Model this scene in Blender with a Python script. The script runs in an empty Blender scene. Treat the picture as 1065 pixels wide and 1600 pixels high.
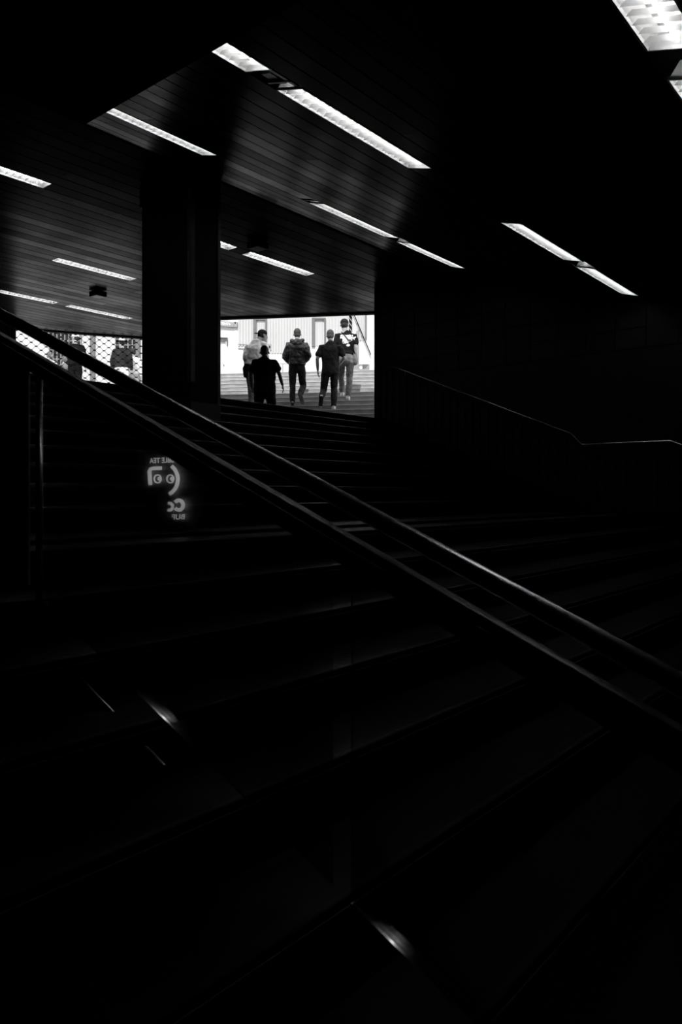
import bpy, bmesh, math, random
from mathutils import Vector, Matrix
random.seed(7)
SC = bpy.context.scene
COL = SC.collection
PI = math.pi

# ------------------------------------------------------------------ camera, world, sun, exposure
EZ = 2.2                      # height of the eye above the lowest floor
F, CX, HY = 1165.0, 532.5, 772.0
cam_d = bpy.data.cameras.new('camera')
cam = bpy.data.objects.new('camera', cam_d); COL.objects.link(cam)
cam_d.sensor_fit = 'HORIZONTAL'; cam_d.sensor_width = 24.0
cam_d.lens = 24.0 * F / 1065.0
cam_d.shift_y = -28.0 / 1065.0
cam_d.clip_start = 0.05; cam_d.clip_end = 300
cam_d.dof.use_dof = True; cam_d.dof.focus_distance = 15.5; cam_d.dof.aperture_fstop = 8.0
cam.location = (0, 0, EZ); cam.rotation_euler = (PI / 2, 0, 0)
SC.camera = cam
W = bpy.data.worlds.new('sky'); SC.world = W; W.use_nodes = True
W.node_tree.nodes['Background'].inputs[0].default_value = (1, 1, 1, 1)
W.node_tree.nodes['Background'].inputs[1].default_value = 1.5
sun_d = bpy.data.lights.new('sun', 'SUN'); sun_d.energy = 3.6; sun_d.angle = math.radians(1.0)
sun = bpy.data.objects.new('sun', sun_d); COL.objects.link(sun)
sun.rotation_euler = (math.radians(50), 0, math.radians(-6)); sun.location = (0, -10, 20)
SC.view_settings.view_transform = 'Standard'; SC.view_settings.look = 'None'
SC.view_settings.exposure = 0.0; SC.view_settings.gamma = 1.0; SC.view_settings.use_curve_mapping = False
SC.cycles.max_bounces = 6; SC.cycles.diffuse_bounces = 3; SC.cycles.glossy_bounces = 4
SC.cycles.sample_clamp_indirect = 3.0
SC.cycles.use_denoising = True

# ------------------------------------------------------------------ building frame: u along the steps, v up the stairs
SU = 967.5 / math.hypot(967.5, F); CU = F / math.hypot(967.5, F)      # .639 , .769
def uv(u, v, z=0.0):
    return Vector((SU * u - CU * v, CU * u + SU * v, z + EZ))
def px(x, y, d):
    return Vector(((x - CX) / F * d, d, (HY - y) / F * d + EZ))
UVM = Matrix(((SU, -CU, 0, 0), (CU, SU, 0, 0), (0, 0, 1, EZ), (0, 0, 0, 1)))

# ------------------------------------------------------------------ materials
def mat(name, c, rough=0.6, metal=0.0, spec=0.5, var=0.0, scale=6.0, bump=0.0, attr=False, emit=None, stretch=None, rvar=0.0):
    m = bpy.data.materials.new(name); m.use_nodes = True
    nt = m.node_tree; b = nt.nodes['Principled BSDF']
    b.inputs['Base Color'].default_value = (c, c, c, 1)
    b.inputs['Roughness'].default_value = rough
    b.inputs['Metallic'].default_value = metal
    b.inputs['Specular IOR Level'].default_value = spec
    tc = nt.nodes.new('ShaderNodeTexCoord'); mp = nt.nodes.new('ShaderNodeMapping')
    nt.links.new(tc.outputs['Object'], mp.inputs[0])
    if stretch: mp.inputs['Scale'].default_value = stretch
    n = nt.nodes.new('ShaderNodeTexNoise'); n.inputs['Scale'].default_value = scale; n.inputs['Detail'].default_value = 5
    nt.links.new(mp.outputs[0], n.inputs['Vector'])
    cr = nt.nodes.new('ShaderNodeMapRange')
    cr.inputs[1].default_value = 0.3; cr.inputs[2].default_value = 0.7
    cr.inputs[3].default_value = 1 - var; cr.inputs[4].default_value = 1 + var
    nt.links.new(n.outputs[0], cr.inputs[0])
    last = cr.outputs[0]
    if attr:
        a = nt.nodes.new('ShaderNodeAttribute'); a.attribute_name = 'tone'
        mm = nt.nodes.new('ShaderNodeMath'); mm.operation = 'MULTIPLY'
        nt.links.new(last, mm.inputs[0]); nt.links.new(a.outputs['Fac'], mm.inputs[1]); last = mm.outputs[0]
    sc = nt.nodes.new('ShaderNodeMath'); sc.operation = 'MULTIPLY'; sc.inputs[1].default_value = c
    nt.links.new(last, sc.inputs[0])
    cc = nt.nodes.new('ShaderNodeCombineColor')
    for i in range(3): nt.links.new(sc.outputs[0], cc.inputs[i])
    nt.links.new(cc.outputs[0], b.inputs['Base Color'])
    if rvar:
        rr = nt.nodes.new('ShaderNodeMapRange')
        rr.inputs[1].default_value = 0.3; rr.inputs[2].default_value = 0.7
        rr.inputs[3].default_value = rough - rvar; rr.inputs[4].default_value = rough + rvar
        nt.links.new(n.outputs[0], rr.inputs[0]); nt.links.new(rr.outputs[0], b.inputs['Roughness'])
    if bump:
        bp = nt.nodes.new('ShaderNodeBump'); bp.inputs['Strength'].default_value = bump; bp.inputs['Distance'].default_value = 0.01
        nt.links.new(n.outputs[0], bp.inputs['Height']); nt.links.new(bp.outputs[0], b.inputs['Normal'])
    if emit is not None:
        b.inputs['Emission Color'].default_value = (1, 1, 1, 1); b.inputs['Emission Strength'].default_value = emit
    return m

M = {}
M['slat'] = mat('ceiling_metal', 0.052, 0.20, 1.0, 0.5, var=0.12, scale=1.3, attr=True, rvar=0.03)
def slat_sheen(name, k, rough):
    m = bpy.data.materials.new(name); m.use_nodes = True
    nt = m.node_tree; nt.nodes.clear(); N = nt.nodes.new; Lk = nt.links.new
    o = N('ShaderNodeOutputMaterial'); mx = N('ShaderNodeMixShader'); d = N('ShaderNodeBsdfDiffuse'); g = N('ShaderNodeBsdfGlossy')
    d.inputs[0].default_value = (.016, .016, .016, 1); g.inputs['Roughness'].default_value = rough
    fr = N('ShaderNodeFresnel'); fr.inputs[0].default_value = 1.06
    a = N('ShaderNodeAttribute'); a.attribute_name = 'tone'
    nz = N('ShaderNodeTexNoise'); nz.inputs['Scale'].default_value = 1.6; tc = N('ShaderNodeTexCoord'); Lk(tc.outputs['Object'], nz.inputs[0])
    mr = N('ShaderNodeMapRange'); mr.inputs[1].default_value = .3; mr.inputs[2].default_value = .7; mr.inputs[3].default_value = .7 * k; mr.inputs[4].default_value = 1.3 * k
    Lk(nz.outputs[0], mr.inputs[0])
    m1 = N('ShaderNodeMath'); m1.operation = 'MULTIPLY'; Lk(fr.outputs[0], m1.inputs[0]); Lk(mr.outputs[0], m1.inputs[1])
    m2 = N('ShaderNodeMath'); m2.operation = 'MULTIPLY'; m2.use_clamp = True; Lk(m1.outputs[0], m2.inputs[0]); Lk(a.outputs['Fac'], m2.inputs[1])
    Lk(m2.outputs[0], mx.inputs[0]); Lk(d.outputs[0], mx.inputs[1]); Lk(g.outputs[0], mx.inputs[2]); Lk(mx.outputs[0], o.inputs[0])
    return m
M['slat'] = slat_sheen('upper_slats_dim_sheen', .95, .22)  # same slats as the low ceiling, reflected light set dimmer in the material
M['slat_low'] = slat_sheen('low_slats_bright_sheen', 1.9, .25)  # same slats again, reflected light set stronger in the material
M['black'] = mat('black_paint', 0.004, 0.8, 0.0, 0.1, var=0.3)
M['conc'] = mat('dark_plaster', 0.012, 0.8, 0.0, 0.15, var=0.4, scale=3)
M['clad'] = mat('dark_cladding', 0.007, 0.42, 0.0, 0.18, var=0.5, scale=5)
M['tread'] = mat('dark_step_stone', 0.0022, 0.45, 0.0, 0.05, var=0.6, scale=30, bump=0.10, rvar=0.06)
M['riser'] = mat('riser_stone', 0.003, 0.7, 0.0, 0.15, var=0.5, scale=12)
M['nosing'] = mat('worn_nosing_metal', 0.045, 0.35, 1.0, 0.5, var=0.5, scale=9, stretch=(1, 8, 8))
M['nosing_shade'] = mat('shaded_nosing_metal', 0.006, 0.55, 1.0, 0.5, var=0.7, scale=9, stretch=(1, 8, 8))  # copy of the nosing metal, darkened to put shade on the lower flight
M['steel'] = mat('brushed_steel', 0.5, 0.26, 1.0, 0.5, var=0.1, scale=20)
M['bar'] = mat('satin_steel_bar', 0.075, 0.36, 1.0, 0.5, var=0.2, scale=14)
M['housing'] = mat('white_reflector', 0.82, 0.5, 0.0, 0.3, var=0.02)
M['louver'] = mat('satin_louver', 0.80, 0.4, 0.2, 0.5, var=0.05)
M['tube'] = mat('fluorescent_tube', 0.9, 0.5, emit=13.0)
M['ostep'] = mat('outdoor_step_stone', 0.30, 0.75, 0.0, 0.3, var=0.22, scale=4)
M['onose'] = mat('outdoor_nosing', 0.42, 0.6, 0.0, 0.3, var=0.2, scale=6)
M['pave'] = mat('paving', 0.40, 0.8, 0.0, 0.3, var=0.15)
M['facade'] = mat('white_facade', 0.55, 0.7, 0.0, 0.3, var=0.03, scale=1)
M['rib'] = mat('white_ribbed_sheet', 0.43, 0.6, 0.0, 0.3, var=0.04, scale=1)
M['gframe'] = mat('grey_frame', 0.13, 0.6, 0.0, 0.3, var=0.06)
M['gpanel'] = mat('grey_panel', 0.27, 0.6, 0.0, 0.3, var=0.05)
M['dglass'] = mat('dark_window', 0.010, 0.5, 0.0, 0.2, var=0.8, scale=2)
M['white'] = mat('white_paint', 0.85, 0.6, 0.0, 0.3)
M['wire'] = mat('grille_wire', 0.02, 0.5, 0.5, 0.3)
M['letters'] = mat('self_glow_letters', 0.5, 0.6, emit=0.95)
M['acrylic'] = mat('black_acrylic', 0.004, 0.5, 0.0, 0.1)
M['skin'] = mat('skin', 0.36, 0.55, 0.0, 0.3, var=0.08, scale=12)
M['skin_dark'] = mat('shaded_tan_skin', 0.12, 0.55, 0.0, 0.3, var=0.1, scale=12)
M['hair'] = mat('dark_hair', 0.02, 0.6, 0.0, 0.3, var=0.5, scale=60, bump=0.4)
M['hairb'] = mat('brown_hair', 0.05, 0.6, 0.0, 0.3, var=0.5, scale=60, bump=0.4)
M['bcloth'] = mat('black_cotton', 0.006, 0.9, 0.0, 0.1, var=0.5, scale=9, bump=0.5)
M['dcloth'] = mat('charcoal_cotton', 0.022, 0.9, 0.0, 0.15, var=0.45, scale=8, bump=0.6)
M['shell'] = mat('dark_nylon', 0.020, 0.5, 0.0, 0.4, var=0.5, scale=9, bump=0.9)
M['denim'] = mat('dark_denim', 0.022, 0.85, 0.0, 0.2, var=0.6, scale=14, bump=0.7)
M['gcloth'] = mat('grey_twill', 0.16, 0.85, 0.0, 0.2, var=0.4, scale=12, bump=0.7)
M['wcloth'] = mat('white_cotton', 0.88, 0.85, 0.0, 0.2, var=0.12, scale=7, bump=0.6)
M['lcloth'] = mat('pale_cotton', 0.55, 0.85, 0.0, 0.2, var=0.2, scale=8, bump=0.5)
M['shoe'] = mat('white_shoe', 0.75, 0.6, 0.0, 0.3, var=0.15, scale=25)
M['dshoe'] = mat('dark_shoe', 0.012, 0.6, 0.0, 0.3, var=0.3, scale=25)
M['eye'] = mat('eye_dark', 0.01, 0.3)

def glass_mat():
    m = bpy.data.materials.new('railing_glass'); m.use_nodes = True
    nt = m.node_tree; nt.nodes.clear()
    o = nt.nodes.new('ShaderNodeOutputMaterial'); mx = nt.nodes.new('ShaderNodeMixShader')
    t = nt.nodes.new('ShaderNodeBsdfTransparent'); g = nt.nodes.new('ShaderNodeBsdfGlossy')
    g.inputs['Roughness'].default_value = 0.05; t.inputs[0].default_value = (.85, .85, .85, 1)
    fr = nt.nodes.new('ShaderNodeFresnel'); fr.inputs[0].default_value = 1.45
    nz = nt.nodes.new('ShaderNodeTexNoise'); nz.inputs['Scale'].default_value = 5
    mr = nt.nodes.new('ShaderNodeMapRange'); mr.inputs[3].default_value = .4; mr.inputs[4].default_value = 1.0
    mu = nt.nodes.new('ShaderNodeMath'); mu.operation = 'MULTIPLY'
    nt.links.new(nz.outputs[0], mr.inputs[0]); nt.links.new(fr.outputs[0], mu.inputs[0]); nt.links.new(mr.outputs[0], mu.inputs[1])
    nt.links.new(mu.outputs[0], mx.inputs[0]); nt.links.new(t.outputs[0], mx.inputs[1]); nt.links.new(g.outputs[0], mx.inputs[2])
    nt.links.new(mx.outputs[0], o.inputs[0])
    return m
M['glass'] = glass_mat()
M['infill'] = mat('dull_infill_sheet', .10, .35, 0, .5, var=.6, scale=9)

# ------------------------------------------------------------------ helpers
def obj(name, bm, m, parent=None, mw=None, smooth=False):
    me = bpy.data.meshes.new(name); bm.normal_update(); bm.to_mesh(me); bm.free()
    me.materials.append(m)
    if smooth:
        for p in me.polygons: p.use_smooth = True
    o = bpy.data.objects.new(name, me); COL.objects.link(o)
    if parent: o.parent = parent
    if mw is not None: o.matrix_world = mw
    return o
def tag(o, label, cat, group=None):
    o['label'] = label; o['category'] = cat
    if group: o['group'] = group
    return o
def thing(name, label, cat, mw=None, group=None):
    o = bpy.data.objects.new(name, None); COL.objects.link(o); o.empty_display_size = .1
    if mw is not None: o.matrix_world = mw
    return tag(o, label, cat, group)
def struct(name, bm, m, mw=None, **k):
    o = obj(name, bm, m, None, mw, **k); o['kind'] = 'structure'; return o
def box(bm, x0, x1, y0, y1, z0, z1):
    vs = [bm.verts.new((x, y, z)) for z in (z0, z1) for y in (y0, y1) for x in (x0, x1)]
    for f in ((0, 2, 3, 1), (4, 5, 7, 6), (0, 1, 5, 4), (2, 6, 7, 3), (0, 4, 6, 2), (1, 3, 7, 5)):
        bm.faces.new([vs[i] for i in f])
    return vs
def bevel(bm, w, seg=2):
    bmesh.ops.bevel(bm, geom=bm.edges[:], offset=w, segments=seg, profile=.5, affect='EDGES', clamp_overlap=True)
    return bm
def prism(bm, poly, z0, z1):
    lo = [bm.verts.new((p[0], p[1], z0)) for p in poly]; hi = [bm.verts.new((p[0], p[1], z1)) for p in poly]
    n = len(poly)
    bm.faces.new(lo[::-1]); bm.faces.new(hi)
    for i in range(n): bm.faces.new((lo[i], lo[(i + 1) % n], hi[(i + 1) % n], hi[i]))
    bmesh.ops.recalc_face_normals(bm, faces=bm.faces[:])
def frame(d, ref=Vector((0, 0, 1))):
    d = d.normalized()
    if abs(d.dot(ref)) > .98: ref = Vector((0, 1, 0))
    a = ref.cross(d).normalized(); b = d.cross(a).normalized()
    return a, b
def loft(bm, pts, rad, n=12, ref=Vector((0, 1, 0)), cap=True):
    """closed tube through pts; rad[i] = r or (ra, rb); ends domed"""
    pts = [Vector(p) for p in pts]; rings = []
    R = [(r, r) if not isinstance(r, tuple) else r for r in rad]
    P = list(pts); RR = list(R)
    if cap:
        d0 = (pts[0] - pts[1]).normalized(); d1 = (pts[-1] - pts[-2]).normalized()
        m0, m1 = min(R[0]), min(R[-1])
        P = [pts[0] + d0 * m0 * .85, pts[0] + d0 * m0 * .5] + P + [pts[-1] + d1 * m1 * .5, pts[-1] + d1 * m1 * .85]
        s = lambda r, k: (r[0] * k, r[1] * k)
        RR = [s(R[0], .35), s(R[0], .82)] + RR + [s(R[-1], .82), s(R[-1], .35)]
    for i, p in enumerate(P):
        a = P[max(i - 1, 0)]; b = P[min(i + 1, len(P) - 1)]
        ax, bx = frame(b - a, ref)
        rings.append([bm.verts.new(p + ax * math.cos(2 * PI * k / n) * RR[i][0] + bx * math.sin(2 * PI * k / n) * RR[i][1]) for k in range(n)])
    for i in range(len(rings) - 1):
        for k in range(n):
            bm.faces.new((rings[i][k], rings[i][(k + 1) % n], rings[i + 1][(k + 1) % n], rings[i + 1][k]))
    bm.faces.new(rings[0][::-1]); bm.faces.new(rings[-1])
def tube(bm, a, b, r, n=12):
    loft(bm, [a, b], [r, r], n, Vector((0, 0, 1)), cap=False)
def ellipsoid(bm, c, r, rot=None, seg=16, rings=12):
    m = Matrix.Translation(Vector(c)) @ (rot or Matrix.Identity(4)) @ Matrix.Diagonal((r[0], r[1], r[2], 1))
    bmesh.ops.create_uvsphere(bm, u_segments=seg, v_segments=rings, radius=1, matrix=m)

# ------------------------------------------------------------------ ceilings with metal slats
M_H = 0.30; HK = .98; H0 = 1.675 * HK; V_E = 6.72 * HK; Z_L = 3.60
cosH = 1 / math.hypot(1, M_H)
H_rows = {1.09: [(1.92, 3.475), (3.77, 5.33)], 3.575: [(1.75, 3.335), (3.615, 5.19), (6.82, 8.38), (8.73, 10.3)],
          5.945: [(3.38, 4.95), (6.565, 8.08), (8.35, 9.8)]}
L_rows = {8.30: [(3.05, 4.51), (5.98, 7.40), (7.66, 9.09)], 10.77: [(5.98, 7.40)], 13.2: [(5.97, 7.38), (7.61, 9.01)]}
H_rows = {a * HK: [(x * HK, y * HK) for x, y in b] for a, b in H_rows.items()}
BW = .24; BWL = .21
def slat_ceiling(v0, v1, rows, bw, u0, u1, pitch, slope):
    """list of (u0,u1,va,vb,tone)"""
    out = []
    edges = []
    cur = v0
    for r in sorted(rows):
        n = max(1, round((r - bw - cur) / pitch)); w = (r - bw - cur) / n
        for i in range(n): edges.append((cur + i * w, cur + (i + 1) * w, None))
        edges.append((r - bw, r, rows[r])); cur = r
    n = max(1, round((v1 - cur) / pitch)); w = (v1 - cur) / n
    for i in range(n): edges.append((cur + i * w, cur + (i + 1) * w, None))
    for a, b, segs in edges:
        if segs:
            us = [u0]
            segs = [list(s) for s in segs]
            for i in range(len(segs) - 1):
                if bw == BW and segs[i + 1][0] - segs[i][1] < .4: segs[i][1] = segs[i + 1][0]
            for s in segs:
                if abs(s[0] - 6.565 * HK) < .01: s[0] -= .17
                us += [s[0], s[1]]
            us.append(u1)
            for i in range(0, len(us), 2):
                if us[i + 1] - us[i] > .02: out.append((us[i] + .004, us[i + 1] - .004, a, b, random.uniform(.9, 1.7)))
        else:
            u = u0
            while u < u1:
                e = min(u1, u + random.choice([3.0, 4.0, 4.0, 6.0]) + random.uniform(-.6, .6))
                out.append((u, e - .004, a, b, random.choice([.7, .8, .9, 1.0, 1.0, 1.1, 1.2, 1.45]) * random.uniform(.9, 1.1)))
                u = e
    return out
def slat_mesh(name, sl, zf, gap=.018, th=.014, clip=None):
    bm = bmesh.new(); tone = bm.loops.layers.float_color.new('tone')
    for (a, b, va, vb, t) in sl:
        va += gap / 2; vb -= gap / 2
        nb = len(bm.faces)
        q = [(a, va), (b, va), (b, vb), (a, vb)]
        lo = [bm.verts.new(uv(u, v, zf(v))) for u, v in q]; hi = [bm.verts.new(uv(u, v, zf(v) + th)) for u, v in q]
        fs = [bm.faces.new(lo[::-1])] + [bm.faces.new((lo[i], lo[(i + 1) % 4], hi[(i + 1) % 4], hi[i])) for i in range(4)]
        for f in fs:
            for l in f.loops: l[tone] = (t, t, t, 1)
    if clip:
        for co, no in clip:
            bmesh.ops.bisect_plane(bm, geom=bm.verts[:] + bm.edges[:] + bm.faces[:], plane_co=co, plane_no=no, clear_outer=True)
    return bm
zH = lambda v: H0 + M_H * v
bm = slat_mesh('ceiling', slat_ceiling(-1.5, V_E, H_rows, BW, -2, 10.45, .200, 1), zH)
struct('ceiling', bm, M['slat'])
# low ceiling: boundary lines of its far edge
RN = Vector((.148, 1, 0)).normalized(); RC = Vector((-2.45, 15.2, 0))
G0 = Vector((-7.07, 16.13, 0)); G1 = Vector((-4.45, 17.15, 0)); RK = Vector((-2.8, 15.25, 0))
gd = (G1 - G0).normalized(); GN = Vector((-gd.y, gd.x, 0))
sd = (G1 - RK).normalized(); SN = Vector((sd.y, -sd.x, 0))        # pointing right of the jog
if SN.x < 0: SN = -SN
sl = slat_ceiling(V_E + .01, 17.6, L_rows, BWL, -2, 12.6, .205, 0)
st = random.getstate()
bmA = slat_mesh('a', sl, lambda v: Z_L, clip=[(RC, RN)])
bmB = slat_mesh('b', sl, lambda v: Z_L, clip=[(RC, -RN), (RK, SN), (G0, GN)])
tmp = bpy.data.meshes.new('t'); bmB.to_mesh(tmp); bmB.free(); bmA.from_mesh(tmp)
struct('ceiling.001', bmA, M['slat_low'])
# backing and roof
bm = bmesh.new()
q = [(-2.3, -1.5), (10.8, -1.5), (10.8, V_E), (-2.3, V_E)]
lo = [bm.verts.new(uv(u, v, zH(v) + .13)) for u, v in q]; hi = [bm.verts.new(uv(u, v, 4.65)) for u, v in q]
bm.faces.new(lo[::-1]); bm.faces.new(hi)
for i in range(4): bm.faces.new((lo[i], lo[(i + 1) % 4], hi[(i + 1) % 4], hi[i]))
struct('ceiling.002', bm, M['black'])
P = [uv(-2.3, V_E), uv(11.2, V_E), Vector((2.6, 14.45, 0)), RK, G1, G0, uv(-2.3, 15.9)]
bm = bmesh.new(); prism(bm, [(p.x, p.y) for p in P], Z_L + EZ + .13, 4.35 + EZ)
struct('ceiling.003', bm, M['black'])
bm = bmesh.new()                                                    # small drop between the two ceilings
box(bm, -2, 10.45, V_E - .012, V_E + .012, Z_L - .0, zH(V_E) + .13)
box(bm, -2, 12.6, V_E - .0, V_E + .05, Z_L + .016, Z_L + .14)
struct('trim_1', bm, M['black'], UVM)
def edge_beam(name, a, b, z0, z1, w):
    d = (b - a).normalized(); n = Vector((-d.y, d.x, 0))
    bm = bmesh.new(); prism(bm, [(p.x, p.y) for p in (a, b, b + n * w, a + n * w)], z0 + EZ, z1 + EZ)
    return bm
struct('trim_2', edge_beam('', RK + Vector((0, .0, 0)), Vector((2.6, 14.45, 0)), Z_L - .03, Z_L + .5, .12), M['black'])
struct('trim_3', edge_beam('', G0 - gd * .2, G1, Z_L - .03, Z_L + .5, .12), M['black'])
struct('trim_4', edge_beam('', G1, RK, Z_L - .03, Z_L + .5, .12), M['black'])
bm = bmesh.new(); box(bm, -2.0, 2.22, .9, 3.63, 2.0, 3.3)
struct('ceiling.004', bm, M['black'], UVM)                          # low bulkhead at the left
bm = bmesh.new(); box(bm, -2.3, 10.8, -4.2, -1.5, 1.20, 4.65)
struct('ceiling.005', bm, M['black'], UVM)

# ------------------------------------------------------------------ walls and floors
bm = bmesh.new(); box(bm, 10.45, 10.8, -4.2, 7.92, -2.2, 4.65)
k = 0
v = 7.84
while v > 2.0:                                                       # vertical ribs of the dado
    zs = -.079 + .4167 * (v - 4.27) if v > 4.27 else -.229
    box(bm, 10.425, 10.45, v - .052, v + .052, zs - .1, zs + .82); v -= .141
for j in range(7):                                                   # tile joints above
    box(bm, 10.440, 10.45, -1.0, 7.9, .9 + j * .42, 1.29 + j * .42) if False else None
vv = 7.9
while vv > 1:
    for j in range(6):
        z0 = -.079 + .4167 * (max(vv, 4.27) - 4.27) + .88
        zz = 2.0 + j * .28
        if zz > z0 and zz + .27 < min(zH(vv - .42), 3.6): box(bm, 10.436, 10.45, vv - .415, vv - .005, zz, zz + .272)
    vv -= .42
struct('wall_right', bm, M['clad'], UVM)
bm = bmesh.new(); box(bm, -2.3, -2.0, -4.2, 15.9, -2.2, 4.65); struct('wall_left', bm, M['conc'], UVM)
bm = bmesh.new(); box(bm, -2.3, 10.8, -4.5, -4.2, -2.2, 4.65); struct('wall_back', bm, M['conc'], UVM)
gl = 7.89
bm = bmesh.new(); box(bm, -2.3, gl - .02, 15.7, 15.95, 0.9, 4.0); struct('wall_front', bm, M['conc'], UVM)
bm = bmesh.new()
A = uv(10.8, 7.92); B = Vector((1.75, 14.50, 0))
prism(bm, [(A.x, A.y), (A.x + .4, A.y - .2), (B.x + .4, B.y), (B.x, B.y)], 0.6 + EZ, 4.65 + EZ)
struct('wall_side', bm, M['conc'])
bm = bmesh.new()
prism(bm, [(RK.x, RK.y), (G1.x, G1.y), (G1.x - .12, G1.y + .0), (RK.x - .12, RK.y)], 0.9 + EZ, Z_L + EZ)
struct('wall_jog', bm, M['conc'])
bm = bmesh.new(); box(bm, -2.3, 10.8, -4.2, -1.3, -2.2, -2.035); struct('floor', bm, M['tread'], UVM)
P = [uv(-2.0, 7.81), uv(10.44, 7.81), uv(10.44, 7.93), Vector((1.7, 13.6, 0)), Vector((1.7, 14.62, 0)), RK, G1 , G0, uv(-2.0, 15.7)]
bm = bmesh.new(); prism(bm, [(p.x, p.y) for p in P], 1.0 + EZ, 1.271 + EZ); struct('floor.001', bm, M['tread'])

# ------------------------------------------------------------------ indoor stairs (two flights and a landing)
R_, T_ = .15, .36
def flight(name, label, n_top, count, v_top, z_top, u0, u1, base):
    t = thing(name, label, 'stairs', UVM.copy())
    for i in range(count):
        v = v_top - i * T_; z = z_top - i * R_
        bm = bmesh.new(); box(bm, u0, u1, v + .012, v + T_ + (.0 if i else .3), max(base, z - .45), z)
        o = obj('step', bm, M['tread'], t); o.matrix_parent_inverse = Matrix()
        bm = bmesh.new(); box(bm, u0, u1, v, v + .03, z - .028, z + .002); bevel(bm, .008, 3)
        obj('nosing', bm, M['nosing'] if n_top else M['nosing_shade'], o, smooth=True)
    return t
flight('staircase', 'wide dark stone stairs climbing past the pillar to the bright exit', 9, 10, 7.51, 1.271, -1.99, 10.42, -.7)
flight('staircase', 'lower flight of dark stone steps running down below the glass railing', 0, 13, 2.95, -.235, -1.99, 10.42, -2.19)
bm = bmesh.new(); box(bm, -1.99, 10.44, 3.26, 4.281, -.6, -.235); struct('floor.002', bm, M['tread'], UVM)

# ------------------------------------------------------------------ column between the two openings
t = thing('pillar', 'square dark stone clad pillar standing on the stairs between exit and grille', 'pillar', UVM.copy())
cu0, cu1, cv0, cv1 = 5.33, 5.746, 6.60, 7.52
bm = bmesh.new(); box(bm, cu0, cu1, cv0, cv1, .55, 3.62); bevel(bm, .012, 2)
for zz in (1.55, 2.25, 2.95):
    box(bm, cu0 - .002, cu1 + .002, cv0 - .002, cv1 + .002, zz, zz + .006)
obj('shaft', bm, mat('pillar_stone', .004, .6, 0, .08, var=.5, scale=5), t)
bm = bmesh.new(); box(bm, cu0 - .012, cu0 + .05, cv0 - .012, cv0 + .05, 1.25, 3.45); bevel(bm, .006)
obj('corner_guard', bm, mat('corner_guard_metal', .05, .5, .6, .4, var=.3), t)
bm = bmesh.new(); box(bm, cu1 - .035, cu1 + .01, cv0 - .010, cv0 + .04, .86, 3.55); bevel(bm, .004)
obj('corner_guard', bm, bpy.data.materials['corner_guard_metal'], t)
bm = bmesh.new(); box(bm, cu0 - .01, cu1 + .01, cv0 - .012, cv1 + .01, .7, 1.03); bevel(bm, .006)
obj('kick_plate', bm, mat('kick_plate_metal', .03, .5, .6, .4, var=.3), t)
bm = bmesh.new(); box(bm, cu0 - .012, cu1 + .008, cv0 - .012, cv1 + .03, 3.42, 3.60); bevel(bm, .01)
obj('capital', bm, M['clad'], t)

# ------------------------------------------------------------------ fluorescent fixtures
def fixture(label, u0, u1, v1, bw, slope, group):
    L = u1 - u0
    if slope:
        z = zH(v1); ax = Vector((0, cosH, M_H * cosH)); wid = bw / cosH
    else:
        z = Z_L; ax = Vector((0, 1, 0)); wid = bw
    o = uv(u0, v1, z)
    U = Vector((SU, CU, 0)); V = Vector((-CU, SU, 0)) * ax.y + Vector((0, 0, ax.z)); N = U.cross(V)
    mw = Matrix.Translation(o) @ Matrix((U, V, N)).transposed().to_4x4()
    t = thing('ceiling_light', label, 'ceiling light', mw, group)
    w = wid - .012
    bm = bmesh.new()                                                 # open box reflector
    e = .006; dp = .085
    vs = [Vector(p) for p in ((e, -w, 0), (L - e, -w, 0), (L - e, -e, 0), (e, -e, 0))]
    top = [Vector(p) for p in ((e, -w + .03, dp), (L - e, -w + .03, dp), (L - e, -e - .03, dp), (e, -e - .03, dp))]
    a = [bm.verts.new(p) for p in vs]; b = [bm.verts.new(p) for p in top]
    bm.faces.new(b)
    for i in range(4): bm.faces.new((a[i], a[(i + 1) % 4], b[(i + 1) % 4], b[i]))
    bmesh.ops.solidify(bm, geom=bm.faces[:], thickness=-.002)
    obj('housing', bm, M['housing'], t)
    bm = bmesh.new()
    for yy in (-w * .5,):
        tube(bm, (.03, yy, .050), (L - .03, yy, .050), .015, 10)
    obj('tube', bm, M['tube'], t)
    bm = bmesh.new()                                                 # louver blades
    n = max(6, int(L / .075))
    for i in range(1, n):
        x = L * i / n
        vsx = [bm.verts.new(p) for p in ((x, -w + .004, .001), (x, -e - .004, .001), (x + .006, -e - .02, .03), (x + .006, -w + .02, .03))]
        bm.faces.new(vsx)
    bmesh.ops.solidify(bm, geom=bm.faces[:], thickness=.0015)
    obj('louver', bm, M['louver'], t)
    bm = bmesh.new()
    for (x0, x1, y0, y1) in ((0, L, -wid + .002, -w + .004), (0, L, -e - .004, .0), (0, .01, -wid, 0), (L - .01, L, -wid, 0)):
        box(bm, x0, x1, y0, y1, -.004, .012)
    obj('frame', bm, M['louver'], t)
    return t
g = 'fluorescent lights recessed in the slatted ceilings'
HL = {(1.09, 0): 'broad fluorescent ceiling light cut off by the top right corner', (1.09, 1): 'fluorescent ceiling light only peeking in at the right edge below the corner light',
      (3.575, 0): 'short visible end of fluorescent light at the top, left of the long bright light', (3.575, 1): 'longest and brightest fluorescent ceiling light at top centre with louver blades',
      (3.575, 2): 'left one of the two lights alone on the dark right side', (3.575, 3): 'right, lower one of the two lights alone on the dark right side',
      (5.945, 0): 'long narrow ceiling light at upper left above the pillar', (5.945, 1): 'narrow ceiling light in mid picture with dark slot at its left end',
      (5.945, 2): 'narrow ceiling light just right of the slotted one, over the dark wall'}
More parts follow.
